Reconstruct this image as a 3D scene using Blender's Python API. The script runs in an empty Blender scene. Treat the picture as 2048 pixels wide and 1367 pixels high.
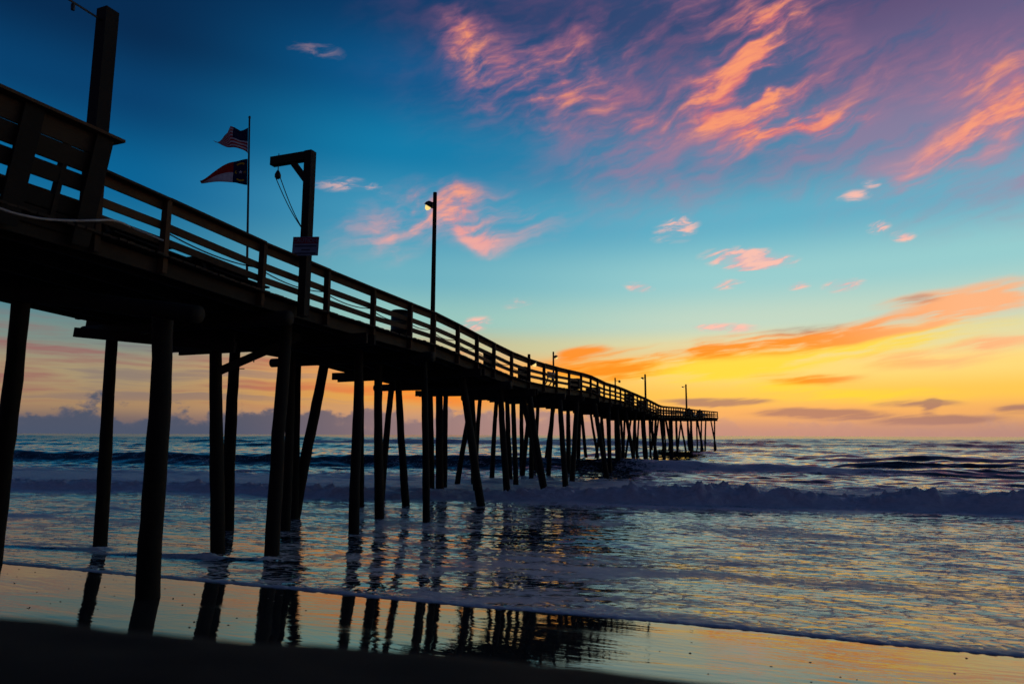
import bpy, math
import numpy as np
from mathutils import Vector, Matrix

S = bpy.context.scene
col = S.collection
R_ = math.radians

# =====================================================================  camera
PITCH = R_(7.75)
cam_d = bpy.data.cameras.new('camera')
cam = bpy.data.objects.new('camera', cam_d); col.objects.link(cam)
cam_d.lens = 24; cam_d.sensor_width = 36; cam_d.clip_end = 30000; cam_d.clip_start = 0.05
cam.location = (0, 0, 0)
CAMROT = Matrix.Rotation(R_(90) + PITCH, 3, 'X') @ Matrix.Rotation(R_(0.2), 3, 'Z')
cam.rotation_euler = CAMROT.to_euler()
cam_d.dof.use_dof = True; cam_d.dof.focus_distance = 22; cam_d.dof.aperture_fstop = 1.4
S.camera = cam
F = 24 / 36 * 2048
def ray(px, py): return CAMROT @ Vector(((px - 1024) / F, -(py - 683.5) / F, -1.0))
def at(px, py, depth):
    v = ray(px, py); return v * (depth / v.y)
def proj(p):
    v = CAMROT.transposed() @ p; return 1024 + F * v.x / -v.z, 683.5 - F * v.y / -v.z
def azel(px, py):
    v = ray(px, py).normalized(); return math.degrees(math.atan2(v.x, v.y)), math.degrees(math.asin(v.z))

# =====================================================================  sky
W = bpy.data.worlds.new('World'); S.world = W; W.use_nodes = True
nt = W.node_tree; nt.nodes.clear(); LK = nt.links
def lin(c): return tuple(((v / 255) / 12.92 if v / 255 <= 0.04045 else ((v / 255 + 0.055) / 1.055) ** 2.4) for v in c)
def N(t): return nt.nodes.new(t)
def put(sock, v):
    if isinstance(v, bpy.types.NodeSocket): LK.new(v, sock)
    else: sock.default_value = v
def M(op, a, b=0.0, clamp=False):
    n = N('ShaderNodeMath'); n.operation = op; n.use_clamp = clamp
    put(n.inputs[0], a); put(n.inputs[1], b); return n.outputs[0]
def step(v, lo, hi, a=0.0, b=1.0):
    n = N('ShaderNodeMapRange'); n.interpolation_type = 'SMOOTHSTEP'
    put(n.inputs[0], v); put(n.inputs[1], lo); put(n.inputs[2], hi); n.inputs[3].default_value = a; n.inputs[4].default_value = b
    return n.outputs[0]
def mixc(f, a, b):
    n = N('ShaderNodeMix'); n.data_type = 'RGBA'; put(n.inputs[0], f)
    for i, c in ((6, a), (7, b)):
        put(n.inputs[i], c if isinstance(c, bpy.types.NodeSocket) else (*lin(c), 1))
    return n.outputs[2]
def comb(x, y, z=0.0):
    n = N('ShaderNodeCombineXYZ'); put(n.inputs[0], x); put(n.inputs[1], y); put(n.inputs[2], z); return n.outputs[0]
def mapping(v, loc=(0, 0, 0), rot=0.0, scale=(1, 1, 1), kind='TEXTURE'):
    n = N('ShaderNodeMapping'); n.vector_type = kind; LK.new(v, n.inputs[0])
    n.inputs[1].default_value = loc; n.inputs[2].default_value = (0, 0, rot); n.inputs[3].default_value = scale; return n.outputs[0]
def noise(v, scale, detail=5, rough=0.55, dist=0.0, out=0):
    n = N('ShaderNodeTexNoise'); n.noise_dimensions = '2D'; LK.new(v, n.inputs['Vector'])
    n.inputs['Scale'].default_value = scale; n.inputs['Detail'].default_value = detail
    n.inputs['Roughness'].default_value = rough; n.inputs['Distortion'].default_value = dist; return n.outputs[out]
tc = N('ShaderNodeTexCoord'); sx = N('ShaderNodeSeparateXYZ'); LK.new(tc.outputs['Generated'], sx.inputs[0])
AZ = M('MULTIPLY', M('ARCTAN2', sx.outputs[0], sx.outputs[1]), 57.2958)
EL = M('MULTIPLY', M('ARCSINE', sx.outputs[2]), 57.2958)
AE = comb(AZ, EL, 1.0)
def ramp(stops):
    n = N('ShaderNodeValToRGB'); r = n.color_ramp; r.interpolation = 'EASE'
    pts = sorted((max(0, min(1, e / 60)), c) for e, c in stops)
    while len(r.elements) < len(pts): r.elements.new(0.5)
    for e, (p, c) in zip(r.elements, pts): e.position = p; e.color = (*lin(c), 1)
    LK.new(M('MULTIPLY', EL, 1 / 60, True), n.inputs[0]); return n.outputs[0]
def column(px, rows): return [(azel(px, y)[1], c) for y, c in rows]
left = ramp(column(100, [(0, (0, 40, 78)), (150, (0, 62, 108)), (330, (0, 98, 148)), (470, (30, 118, 155)), (600, (75, 130, 142)),
                         (660, (118, 140, 134)), (740, (166, 146, 112)), (800, (166, 134, 100)), (840, (130, 108, 100)), (866, (92, 88, 100))]) + [(60, (0, 24, 52))])
mid = ramp(column(760, [(0, (0, 58, 104)), (150, (0, 86, 138)), (300, (10, 122, 168)), (430, (66, 152, 186)), (550, (108, 176, 192)),
                        (640, (148, 196, 188)), (690, (190, 190, 150)), (735, (236, 160, 84)), (790, (232, 164, 74)), (840, (200, 150, 118)), (866, (160, 126, 120))]) + [(60, (0, 32, 66))])
sunc = ramp(column(1560, [(0, (40, 72, 116)), (150, (44, 98, 142)), (300, (56, 136, 172)), (430, (92, 174, 198)), (550, (148, 204, 206)),
                          (640, (190, 214, 196)), (690, (228, 218, 164)), (740, (255, 216, 122)), (790, (255, 198, 84)), (825, (238, 172, 100)), (868, (186, 138, 122))]) + [(60, (14, 34, 66))])
back = ramp([(0, (68, 62, 82)), (8, (76, 66, 88)), (18, (50, 58, 90)), (30, (22, 46, 82)), (45, (6, 32, 64)), (60, (2, 24, 52))])
base = mixc(step(AZ, -31, -9), left, mid)
base = mixc(step(AZ, -9, 19), base, sunc)
base = mixc(step(M('ABSOLUTE', M('SUBTRACT', AZ, 12)), 48, 120), base, back)
# ragged coordinates shared by the clouds
wn = N('ShaderNodeVectorMath'); wn.operation = 'SUBTRACT'; LK.new(noise(AE, 0.15, 3, 0.5, 0, 1), wn.inputs[0]); wn.inputs[1].default_value = (0.5, 0.5, 0.5)
ws_ = N('ShaderNodeVectorMath'); ws_.operation = 'MULTIPLY_ADD'; LK.new(wn.outputs[0], ws_.inputs[0]); ws_.inputs[1].default_value = (4.5, 3.2, 0); LK.new(AE, ws_.inputs[2])
RAG = ws_.outputs[0]
wl = N('ShaderNodeVectorMath'); wl.operation = 'MULTIPLY_ADD'; LK.new(wn.outputs[0], wl.inputs[0]); wl.inputs[1].default_value = (2.6, .7, 0); LK.new(AE, wl.inputs[2])
RAGL = wl.outputs[0]
def dot(v, c):
    n = N('ShaderNodeVectorMath'); n.operation = 'DOT_PRODUCT'; LK.new(v, n.inputs[0]); n.inputs[1].default_value = c; return n.outputs['Value']
def fma(a, b, c):
    n = N('ShaderNodeMath'); n.operation = 'MULTIPLY_ADD'; put(n.inputs[0], a); put(n.inputs[1], b); put(n.inputs[2], c); return n.outputs[0]
def streaks(vec, items, k=.9):
    """sum of soft elongated patches, each from one sky direction to another"""
    tot = None
    for x1, y1, x2, y2, w, s in items:
        a, b = azel(x1, y1), azel(x2, y2); da, de = b[0] - a[0], b[1] - a[1]; ln = math.hypot(da, de); hw = w / F * 57.3
        ca, sa = da / ln, de / ln; L1, L2 = (ln / 2 + hw * 1.4) * k, hw * 1.7 * k; cx, cy = (a[0] + b[0]) / 2, (a[1] + b[1]) / 2
        u = dot(vec, (ca / L1, sa / L1, -(ca * cx + sa * cy) / L1)); v = dot(vec, (-sa / L2, ca / L2, (sa * cx - ca * cy) / L2))
        g = M('MAXIMUM', fma(fma(u, u, M('MULTIPLY', v, v)), -1.0, 1.0), 0.0); g = M('MULTIPLY', M('MULTIPLY', g, g), s)
        tot = g if tot is None else M('ADD', g, tot)
    return tot
fib = noise(mapping(RAG, rot=R_(20), scale=(6.5, 1, 1)), 0.75, 6, 0.55)
puff = noise(mapping(RAG, rot=R_(18), scale=(2, 1, 1)), 0.36, 5, 0.55)
fine = noise(mapping(RAGL, rot=R_(10), scale=(4, 1, 1)), 1.9, 4, .6, .3)
tex = M('ADD', M('ADD', M('MULTIPLY', fib, .40), M('MULTIPLY', puff, .44)), M('MULTIPLY', fine, .16))   # about 0.5
con = step(tex, .33, .75)
wtex = M('ADD', step(fine, .36, .70), .18)
def wisps(sky, items):
    return mixc(step(M('MULTIPLY', streaks(RAGL, items, .95), wtex), -.08, 1.0, -.03, .9), sky, mixc(step(fine, .4, .65), (214, 172, 180), (255, 190, 172)))
# ---- upper sky: mauve veil, then the lit pink cirrus
veil = streaks(RAG, [(1300, 10, 2200, 70, 210, .75), (830, 10, 1380, 120, 170, .9), (1150, 300, 1800, 200, 110, .95), (1750, 300, 2150, 230, 120, .9),
                     (1700, -150, 2500, -60, 220, .9), (1080, 430, 1420, 330, 80, .4), (1780, 120, 2150, 60, 150, .6)], 1.15)
va = step(M('MULTIPLY', veil, M('ADD', M('MULTIPLY', con, .75), .22)), 0.0, 1.1, 0, .58)
sky = mixc(va, base, mixc(step(EL, 18, 33), (172, 122, 152), (112, 76, 114)))
pink = streaks(RAG, [(895, 50, 975, 116, 46, 1.3), (910, 125, 1215, 212, 74, 1.35), (1030, 165, 1370, 50, 62, 1.0), (1480, 165, 1645, -50, 66, 2.3),
                     (1200, 284, 1490, 186, 60, 1.3), (1390, 178, 1590, 208, 46, 1.2), (1440, 255, 1815, 143, 64, 1.55), (1420, 312, 1670, 228, 28, 1.8), (1590, 239, 1755, 247, 16, 1.1),
                     (1775, 350, 2100, 224, 34, 2.2), (1870, 165, 2100, 185, 66, 1.4), (1480, 20, 1380, 0, 56, 1.), (2100, 90, 2500, 40, 80, .9),
                     (650, 490, 940, 408, 44, 1.7), (790, 418, 1125, 438, 48, 1.7), (870, 440, 1040, 494, 20, 1.2)], 1.08)
pd = M('MULTIPLY', pink, M('ADD', M('MULTIPLY', con, 1.1), .03))
pcol = mixc(step(pd, .1, 1.7), (178, 112, 146), mixc(step(M('ADD', M('MULTIPLY', fib, .6), M('MULTIPLY', fine, .4)), .36, .66), (214, 108, 120), (255, 156, 110)))
pcol = mixc(step(EL, 13, 24, .8, 0), pcol, (236, 174, 176))
sky = mixc(step(pd, -.1, 1.95, -.02, .94), sky, pcol)
sky = wisps(sky, [(615, 362, 780, 384, 13, .55), (570, 82, 700, 118, 15, .22), (1310, 470, 1384, 444, 20, 1.), (1395, 511, 1602, 520, 17, 2.2), (1452, 536, 1545, 530, 13, 1.2),
                  (1730, 460, 1786, 448, 10, 1.3), (1790, 474, 1842, 468, 9, 1.3), (1684, 399, 1740, 386, 9, .9), (1734, 370, 1762, 363, 7, .9)])
bgHi = N('ShaderNodeBackground'); LK.new(sky, bgHi.inputs[0])
# ---- lower sky: stripes of altostratus, the golden band, dusky bars
sky = wisps(base, [(1256, 569, 1316, 578, 9, 1.1), (1426, 576, 1490, 564, 9, 1.), (1580, 572, 1630, 567, 7, 1.), (1658, 570, 1738, 563, 10, 1.3), (905, 653, 990, 641, 12, 1.2), (1380, 653, 1545, 659, 9, 1.1), (1000, 613, 1050, 601, 10, .5)])
strip = noise(mapping(RAGL, scale=(16, 1, 1)), 0.95, 5, .55)
lowmask = M('MULTIPLY', step(EL, 1.5, 3), step(EL, 9.5, 6))
leftmask = step(AZ, 2, -6)
sky = mixc(M('MULTIPLY', M('MULTIPLY', step(strip, .44, .68), lowmask), M('MULTIPLY', leftmask, .8)), sky, mixc(step(AZ, -26, -8), (150, 92, 94), (244, 130, 58)))
sky = mixc(M('MULTIPLY', M('MULTIPLY', step(strip, .48, .33), lowmask), M('MULTIPLY', leftmask, .55)), sky, mixc(step(AZ, -26, -8), (118, 104, 112), (196, 150, 120)))
lt = noise(mapping(RAGL, rot=R_(7), scale=(10, 1, 1)), 1.25, 5, .58)
ltex = M('ADD', M('MULTIPLY', step(lt, .30, .68), .95), .25)
gold = streaks(RAGL, [(1000, 752, 1560, 716, 30, 1.3), (1260, 738, 1900, 676, 26, 1.5), (1600, 700, 2120, 626, 28, 1.2), (1220, 760, 1700, 738, 28, .9), (1440, 770, 1780, 764, 16, .9), (1400, 792, 2120, 784, 14, 1.)], .9)
sky = mixc(step(M('MULTIPLY', gold, ltex), -.05, 1.6, -.01, .85), sky, (255, 216, 48))
orng = streaks(RAGL, [(980, 742, 1480, 702, 22, 1.7), (1250, 716, 1820, 656, 21, 1.9), (1540, 686, 2060, 608, 18, 2.1), (1820, 626, 2130, 566, 30, 1.7), (1100, 708, 1220, 697, 11, 1.7),
                      (1470, 757, 1780, 757, 12, 1.6), (1100, 766, 1380, 738, 15, 1.3), (1640, 728, 2110, 704, 19, 1.0), (1870, 693, 2110, 671, 14, 1.3), (1740, 616, 1930, 590, 13, 1.4), (660, 740, 1050, 782, 36, 1.5)], .95)
od = M('MULTIPLY', orng, ltex)
sky = mixc(step(od, -.05, 1.75, -.01, .95), sky, mixc(step(AZ, 22, 35), (255, 140, 26), (255, 178, 124)))
dusk = streaks(RAGL, [(1480, 676, 1740, 640, 10, .8), (1780, 608, 1890, 595, 9, .9), (1270, 801, 1610, 804, 8, 1.6), (1430, 826, 1870, 828, 11, 1.6), (1690, 806, 1990, 802, 7, 1.3), (1660, 842, 2110, 832, 10, 1.4), (1846, 824, 1870, 802, 13, 1.4),
                      (1990, 815, 2100, 812, 8, 1.2)])
sky = mixc(step(M('MULTIPLY', dusk, ltex), .0, 1.1, 0, .75), sky, (138, 102, 108))
# cumulus bank along the horizon
bump = noise(comb(AZ, M('MULTIPLY', EL, 1.6)), .30, 6, .6)
topel = M('ADD', M('MULTIPLY', bump, 5.0), step(AZ, 4, 16, -.65, -1.9))
dep = M('SUBTRACT', topel, EL)
bank = M('MULTIPLY', step(dep, -.1, .55), step(AZ, 3, 14, .9, .4))
bank = M('MULTIPLY', bank, step(M('ABSOLUTE', AZ), 110, 80))
shade = M('MULTIPLY', step(dep, 1.1, .1), step(noise(AE, 1.1, 5, .6), .35, .7))
sky = mixc(bank, sky, mixc(M('MULTIPLY', shade, .55), mixc(step(AZ, -24, 6), (62, 78, 102), (168, 134, 132)), mixc(step(AZ, -24, 6), (128, 112, 116), (214, 166, 138))))
sky = mixc(step(EL, 1.9, 0, 0, .6), sky, mixc(step(AZ, -26, 6), (78, 86, 106), (180, 138, 126)))
bgA = N('ShaderNodeBackground'); LK.new(sky, bgA.inputs[0]); bgA.inputs[1].default_value = 1.0
nis = N('ShaderNodeTexSky'); nis.sky_type = 'NISHITA'; nis.sun_disc = False
nis.sun_elevation = R_(1.5); nis.sun_rotation = R_(21)
bgB = N('ShaderNodeBackground'); LK.new(nis.outputs[0], bgB.inputs[0]); bgB.inputs[1].default_value = 0.004
ad = N('ShaderNodeAddShader'); LK.new(bgB.outputs[0], ad.inputs[1])
inside = M('MULTIPLY', M('MULTIPLY', M('GREATER_THAN', EL, -.6), M('LESS_THAN', EL, 62)), M('LESS_THAN', M('ABSOLUTE', M('SUBTRACT', AZ, 5)), 82))
bgC = N('ShaderNodeBackground'); LK.new(base, bgC.inputs[0])
sw = N('ShaderNodeMixShader'); LK.new(inside, sw.inputs[0]); LK.new(bgC.outputs[0], sw.inputs[1])
hl = N('ShaderNodeMixShader'); LK.new(M('GREATER_THAN', EL, 13.0), hl.inputs[0]); LK.new(bgA.outputs[0], hl.inputs[1]); LK.new(bgHi.outputs[0], hl.inputs[2]); LK.new(hl.outputs[0], sw.inputs[2])
LK.new(sw.outputs[0], ad.inputs[0])
W.cycles.sampling_method = 'NONE'
wo = N('ShaderNodeOutputWorld'); LK.new(ad.outputs[0], wo.inputs[0])

# =====================================================================  sun, exposure
sl = bpy.data.lights.new('sun', 'SUN'); sl.energy = 0.05; sl.angle = R_(40); sl.color = (1, .62, .3)
sun = bpy.data.objects.new('sun', sl); col.objects.link(sun)
e_, a_ = R_(3), R_(21)
sun.rotation_euler = (-Vector((math.cos(e_) * math.sin(a_), math.cos(e_) * math.cos(a_), math.sin(e_)))).to_track_quat('-Z', 'Y').to_euler()
V = S.view_settings
V.view_transform = 'Standard'; V.look = 'None'; V.gamma = 1.0; V.use_curve_mapping = False; V.exposure = 0.0
S.cycles.use_adaptive_sampling = True; S.cycles.adaptive_threshold = .02; S.cycles.max_bounces = 5; S.cycles.diffuse_bounces = 2; S.cycles.glossy_bounces = 3

# =====================================================================  materials
class T:
    """small node helper for materials"""
    def __init__(s, name):
        s.m = bpy.data.materials.new(name); s.m.use_nodes = True; s.t = s.m.node_tree; s.b = s.t.nodes['Principled BSDF']; s.o = s.t.nodes['Material Output']
    def n(s, kind, **kw):
        n = s.t.nodes.new(kind)
        for k, v in kw.items(): setattr(n, k, v)
        return n
    def l(s, a, b): s.t.links.new(a, b)
    def noise(s, vec, scale, detail=5, rough=.55, dist=0):
        n = s.n('ShaderNodeTexNoise'); s.l(vec, n.inputs['Vector'])
        for k, v in (('Scale', scale), ('Detail', detail), ('Roughness', rough), ('Distortion', dist)): n.inputs[k].default_value = v
        return n.outputs[0]
    def mapv(s, vec, scale=(1, 1, 1), rot=(0, 0, 0)):
        n = s.n('ShaderNodeMapping'); s.l(vec, n.inputs[0]); n.inputs[2].default_value = rot; n.inputs[3].default_value = scale; return n.outputs[0]
    def rng(s, v, lo, hi, a=0, b=1):
        n = s.n('ShaderNodeMapRange', interpolation_type='SMOOTHSTEP'); s.l(v, n.inputs[0])
        for i, x in enumerate((lo, hi, a, b)): n.inputs[i + 1].default_value = x
        return n.outputs[0]
    def math(s, op, a, b):
        n = s.n('ShaderNodeMath', operation=op)
        for i, v in enumerate((a, b)):
            if isinstance(v, bpy.types.NodeSocket): s.l(v, n.inputs[i])
            else: n.inputs[i].default_value = v
        return n.outputs[0]
    def mix(s, f, a, b):
        n = s.n('ShaderNodeMix', data_type='RGBA'); s.l(f, n.inputs[0])
        for i, c in ((6, a), (7, b)):
            if isinstance(c, bpy.types.NodeSocket): s.l(c, n.inputs[i])
            else: n.inputs[i].default_value = (*c, 1)
        return n.outputs[2]
    def bump(s, h, dist, strength=1.0, normal=None):
        n = s.n('ShaderNodeBump'); n.inputs['Distance'].default_value = dist; n.inputs['Strength'].default_value = strength
        s.l(h, n.inputs['Height'])
        if normal: s.l(normal, n.inputs['Normal'])
        return n.outputs[0]
def timber(name, c1, c2, rough=.85):
    k = T(name); tc = k.n('ShaderNodeTexCoord'); oi = k.n('ShaderNodeObjectInfo'); g = k.n('ShaderNodeNewGeometry')
    v = k.n('ShaderNodeVectorMath', operation='ADD'); k.l(g.outputs['Position'], v.inputs[0]); k.l(oi.outputs['Random'], v.inputs[1])
    a = k.noise(v.outputs[0], 3.0, 6, .6); b = k.noise(k.mapv(v.outputs[0], (3, 3, 14)), 4.0, 4)
    c = k.mix(k.rng(k.math('ADD', k.math('MULTIPLY', a, .6), k.math('MULTIPLY', oi.outputs['Random'], .4)), .25, .75), c1, c2)
    k.l(c, k.b.inputs['Base Color']); k.b.inputs['Roughness'].default_value = rough; k.b.inputs['Specular IOR Level'].default_value = .25
    k.l(k.bump(b, .012, .7), k.b.inputs['Normal']); return k.m
def plain(name, c, rough=.6, metal=0.0, emit=None, spec=.4):
    k = T(name); g = k.n('ShaderNodeNewGeometry'); a = k.noise(g.outputs['Position'], 9, 4)
    k.l(k.mix(k.rng(a, .3, .7), c, tuple(x * .75 for x in c)), k.b.inputs['Base Color'])
    k.b.inputs['Roughness'].default_value = rough; k.b.inputs['Metallic'].default_value = metal; k.b.inputs['Specular IOR Level'].default_value = spec
    if emit: k.b.inputs['Emission Color'].default_value = (*emit[0], 1); k.b.inputs['Emission Strength'].default_value = emit[1]
    return k.m
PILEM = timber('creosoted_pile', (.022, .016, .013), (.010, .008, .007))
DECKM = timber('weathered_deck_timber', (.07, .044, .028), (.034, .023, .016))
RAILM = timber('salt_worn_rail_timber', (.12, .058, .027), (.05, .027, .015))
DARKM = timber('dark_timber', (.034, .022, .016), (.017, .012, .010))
METAL = plain('dull_metal', (.05, .05, .055), .5, .6)
BLACK = plain('black_rubber', (.015, .015, .016), .6)
HOSEM = plain('pale_hose', (.38, .33, .33), .45)
ROPEM = plain('dark_rope', (.04, .035, .03), .9)
BULB = plain('lit_lamp_glass', (.9, .8, .4), .2, 0, ((1, .74, .24), 1.0))
DRUM = plain('dark_barrel_paint', (.02, .03, .035), .5)
PALE = plain('pale_board_paint', (.5, .42, .42), .6)
REDC = plain('red_cloth', (.42, .02, .025), .9, spec=.1); WHITEC = plain('white_cloth', (.62, .58, .6), .9, spec=.1)
BLUEC = plain('navy_cloth', (.012, .018, .07), .9, spec=.1); GOLDC = plain('gold_cloth', (.6, .36, .03), .9, spec=.1)
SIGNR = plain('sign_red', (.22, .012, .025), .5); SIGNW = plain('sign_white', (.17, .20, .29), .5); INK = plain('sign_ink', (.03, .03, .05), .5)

def wet_sand():
    k = T('wet_mirror_sand'); g = k.n('ShaderNodeNewGeometry'); p = g.outputs['Position']
    q = k.mapv(p, (1, 1, 1), (0, 0, R_(19.2)))
    a = k.noise(k.mapv(q, (.25, 1.1, 1)), 1.2, 5); fine = k.noise(k.mapv(q, (1.2, 4.2, 1)), 1.6, 3, .5)
    k.l(k.mix(k.rng(a, .35, .7), (.045, .038, .032), (.028, .025, .022)), k.b.inputs['Base Color'])
    pt = k.noise(k.mapv(q, (.3, 1.0, 1)), .9, 5, .6, .5); k.l(k.rng(pt, .5, .74, .014, .16), k.b.inputs['Roughness']); k.b.inputs['IOR'].default_value = 1.58
    nn = k.bump(fine, .0032, .75); nn = k.bump(pt, .03, .35, nn)
    k.l(nn, k.b.inputs['Normal']); return k.m
def dry_sand():
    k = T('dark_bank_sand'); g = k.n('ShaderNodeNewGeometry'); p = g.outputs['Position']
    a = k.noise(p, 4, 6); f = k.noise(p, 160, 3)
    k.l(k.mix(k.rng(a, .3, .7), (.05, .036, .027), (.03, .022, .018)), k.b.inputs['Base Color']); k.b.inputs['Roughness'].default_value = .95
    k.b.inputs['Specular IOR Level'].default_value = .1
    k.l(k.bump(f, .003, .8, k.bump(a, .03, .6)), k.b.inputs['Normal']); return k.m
def sea_mat():
    k = T('sea_water_and_foam'); g = k.n('ShaderNodeNewGeometry'); p = g.outputs['Position']
    at_ = k.n('ShaderNodeAttribute', attribute_name='foam'); fo = at_.outputs['Fac']
    q = k.mapv(p, (1, 1, 1), (0, 0, R_(19.2)))                       # x along the coast, y offshore
    big = k.noise(k.mapv(q, (.55, 1.1, 1)), 1.0, 5, .6, .8); lace = k.noise(k.mapv(q, (.8, 1.5, 1)), 3.0, 6, .68, 1.4)
    dq = k.n('ShaderNodeVectorMath', operation='ADD'); k.l(k.mapv(q, (1.0, 1.7, 0)), dq.inputs[0]); k.l(k.math('MULTIPLY', lace, .7), dq.inputs[1])
    vo = k.n('ShaderNodeTexVoronoi', feature='DISTANCE_TO_EDGE', voronoi_dimensions='2D'); k.l(dq.outputs[0], vo.inputs['Vector']); vo.inputs['Scale'].default_value = 2.6
    web = k.rng(vo.outputs['Distance'], .0, .16, .095, -.03)
    pat = k.math('ADD', k.math('ADD', k.math('MULTIPLY', big, .62), k.math('MULTIPLY', lace, .38)), web)
    mask = k.rng(k.math('ADD', k.math('SUBTRACT', pat, 1.0), fo), -.075, .085)
    # water
    k.l(k.mix(k.rng(big, .3, .7), (.010, .026, .034), (.006, .018, .024)), k.b.inputs['Base Color'])
    fa = k.n('ShaderNodeAttribute', attribute_name='open_water').outputs['Fac']; k.l(k.rng(fa, 0, 1, .05, .22), k.b.inputs['Roughness']); k.b.inputs['IOR'].default_value = 1.42
    r1 = k.noise(k.mapv(q, (.5, 1.3, 1)), 1.6, 4, .6); r2 = k.noise(k.mapv(q, (.08, .2, 1)), 1.0, 4, .6)
    b2 = k.n('ShaderNodeBump'); b2.inputs['Distance'].default_value = .35; k.l(r2, b2.inputs['Height']); k.l(k.rng(fa, 0, .5, .10, .8), b2.inputs['Strength'])
    b1 = k.n('ShaderNodeBump'); b1.inputs['Distance'].default_value = .05; k.l(r1, b1.inputs['Height']); k.l(k.rng(fa, 0, .3, .22, .8), b1.inputs['Strength']); k.l(b2.outputs[0], b1.inputs['Normal']); k.l(b1.outputs[0], k.b.inputs['Normal'])
    fb = k.n('ShaderNodeBsdfPrincipled'); fb.inputs['Roughness'].default_value = .55; fb.inputs['Specular IOR Level'].default_value = .3
    k.l(k.mix(k.rng(lace, .3, .7), (.85, .74, .78), (.66, .56, .60)), fb.inputs['Base Color'])
    k.l(k.bump(lace, .05, .8), fb.inputs['Normal'])
    ms = k.n('ShaderNodeMixShader'); k.l(mask, ms.inputs[0]); k.l(k.b.outputs[0], ms.inputs[1]); k.l(fb.outputs[0], ms.inputs[2]); k.l(ms.outputs[0], k.o.inputs[0])
    return k.m

# =====================================================================  ground and sea
U = Vector((.329, .944, 0)).normalized(); WD = Vector((U.y, -U.x, 0))
C = -2.74                                                            # still water level below the lens
def perlin(x, y, seed=0):
    xi = np.floor(x).astype(np.int64); yi = np.floor(y).astype(np.int64); xf = x - xi; yf = y - yi
    def gr(ix, iy):
        h = (ix * 374761393 + iy * 668265263 + seed * 974711) & 0xffffffff
        h = ((h ^ (h >> 13)) * 1274126177) & 0xffffffff; h = h ^ (h >> 16)
        an = (h & 0xffff) / 65536.0 * 2 * np.pi; return np.cos(an), np.sin(an)
    u = xf * xf * xf * (xf * (xf * 6 - 15) + 10); v = yf * yf * yf * (yf * (yf * 6 - 15) + 10)
    def d(ix, iy, dx, dy):
        a, b = gr(ix, iy); return a * dx + b * dy
    a = d(xi, yi, xf, yf); b = d(xi + 1, yi, xf - 1, yf); c = d(xi, yi + 1, xf, yf - 1); e = d(xi + 1, yi + 1, xf - 1, yf - 1)
    return ((a + (b - a) * u) + ((c + (e - c) * u) - (a + (b - a) * u)) * v) * 1.5
def fbm(x, y, o=4, seed=0, g=.5):
    t = 0; am = 1
    for i in range(o): t = t + am * perlin(x * 2 ** i, y * 2 ** i, seed + i); am *= g
    return t
def sstep(x, a, b):
    t = np.clip((x - a) / (b - a), 0, 1); return t * t * (3 - 2 * t)
def sheet(name, X, Y, Zv, m, attr=None):
    r, c = X.shape; co = np.stack([X, Y, Zv], -1).reshape(-1, 3).astype(np.float32)
    i = np.arange(r * c).reshape(r, c); q = np.stack([i[:-1, :-1], i[:-1, 1:], i[1:, 1:], i[1:, :-1]], -1).reshape(-1, 4)
    me = bpy.data.meshes.new(name); me.vertices.add(len(co)); me.vertices.foreach_set('co', co.ravel())
    me.loops.add(q.size); me.loops.foreach_set('vertex_index', q.ravel().astype(np.int32))
    me.polygons.add(len(q)); me.polygons.foreach_set('loop_start', np.arange(0, q.size, 4, dtype=np.int32))
    me.polygons.foreach_set('use_smooth', np.ones(len(q), dtype=bool)); me.update(calc_edges=True)
    for k, v in (attr or {}).items():
        A = me.attributes.new(k, 'FLOAT', 'POINT'); A.data.foreach_set('value', v.ravel().astype(np.float32))
    me.materials.append(m); o = bpy.data.objects.new(name, me); col.objects.link(o); o['kind'] = 'structure'; return o
def edge_s(w): return 10.75 + .22 * perlin(w * .16, w * 0 + 3.3, 5) + .05 * perlin(w * .9, w * 0 + 1.3, 6) + .015 * perlin(w * 4, w * 0 + .3, 7)
# sea: a fan of rows parallel to the coast, dense near the shore
srow = np.concatenate([np.linspace(-.12, .5, 26), np.linspace(.52, 12, 250), np.linspace(12.05, 23, 250), np.linspace(23.1, 56, 240), np.geomspace(56.2, 420, 340), np.geomspace(428, 9000, 60)])
th = np.tan(np.linspace(R_(-70), R_(42), 740))
SS, TH = np.meshgrid(srow, th, indexing='ij')
Wc = (SS + 10.75) * TH
near = np.exp(-np.maximum(SS, 0) / 6)
s = SS + 10.75 + (edge_s(Wc) - 10.75) * near; w = Wc
e = s - edge_s(w)                                                     # distance behind the swash edge
z = np.full_like(s, C) - .17 * sstep(e, -1.5, 7.5) * (1 - sstep(s, 16.5, 29))
z += .035 * np.sqrt(np.clip(e + .02, 0, .12) / .12) * (1 + .5 * perlin(w * 7, s * 7, 8)) * np.exp(-np.clip(e, 0, None) / .5)
z -= .06 * sstep(-e, 0, .1)
rip = fbm(w * .8, s * 1.6, 5, 20, .6) + .6 * np.abs(perlin(w * .45, s * .8, 27))
z += (.006 + .013 * sstep(e, .5, 9)) * rip * sstep(e, .05, 1.2) * (s < 400)
z += .03 * perlin(w * .12, s * .45, 31) * sstep(e, 1, 6) * (s < 60)
foam = .475 + .10 * fbm(w * .12, s * .3, 3, 40) + .035 * np.exp(-np.clip(e, 0, None) / 1.2) + .5 * np.exp(-np.clip(e, 0, None) / .06)
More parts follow.
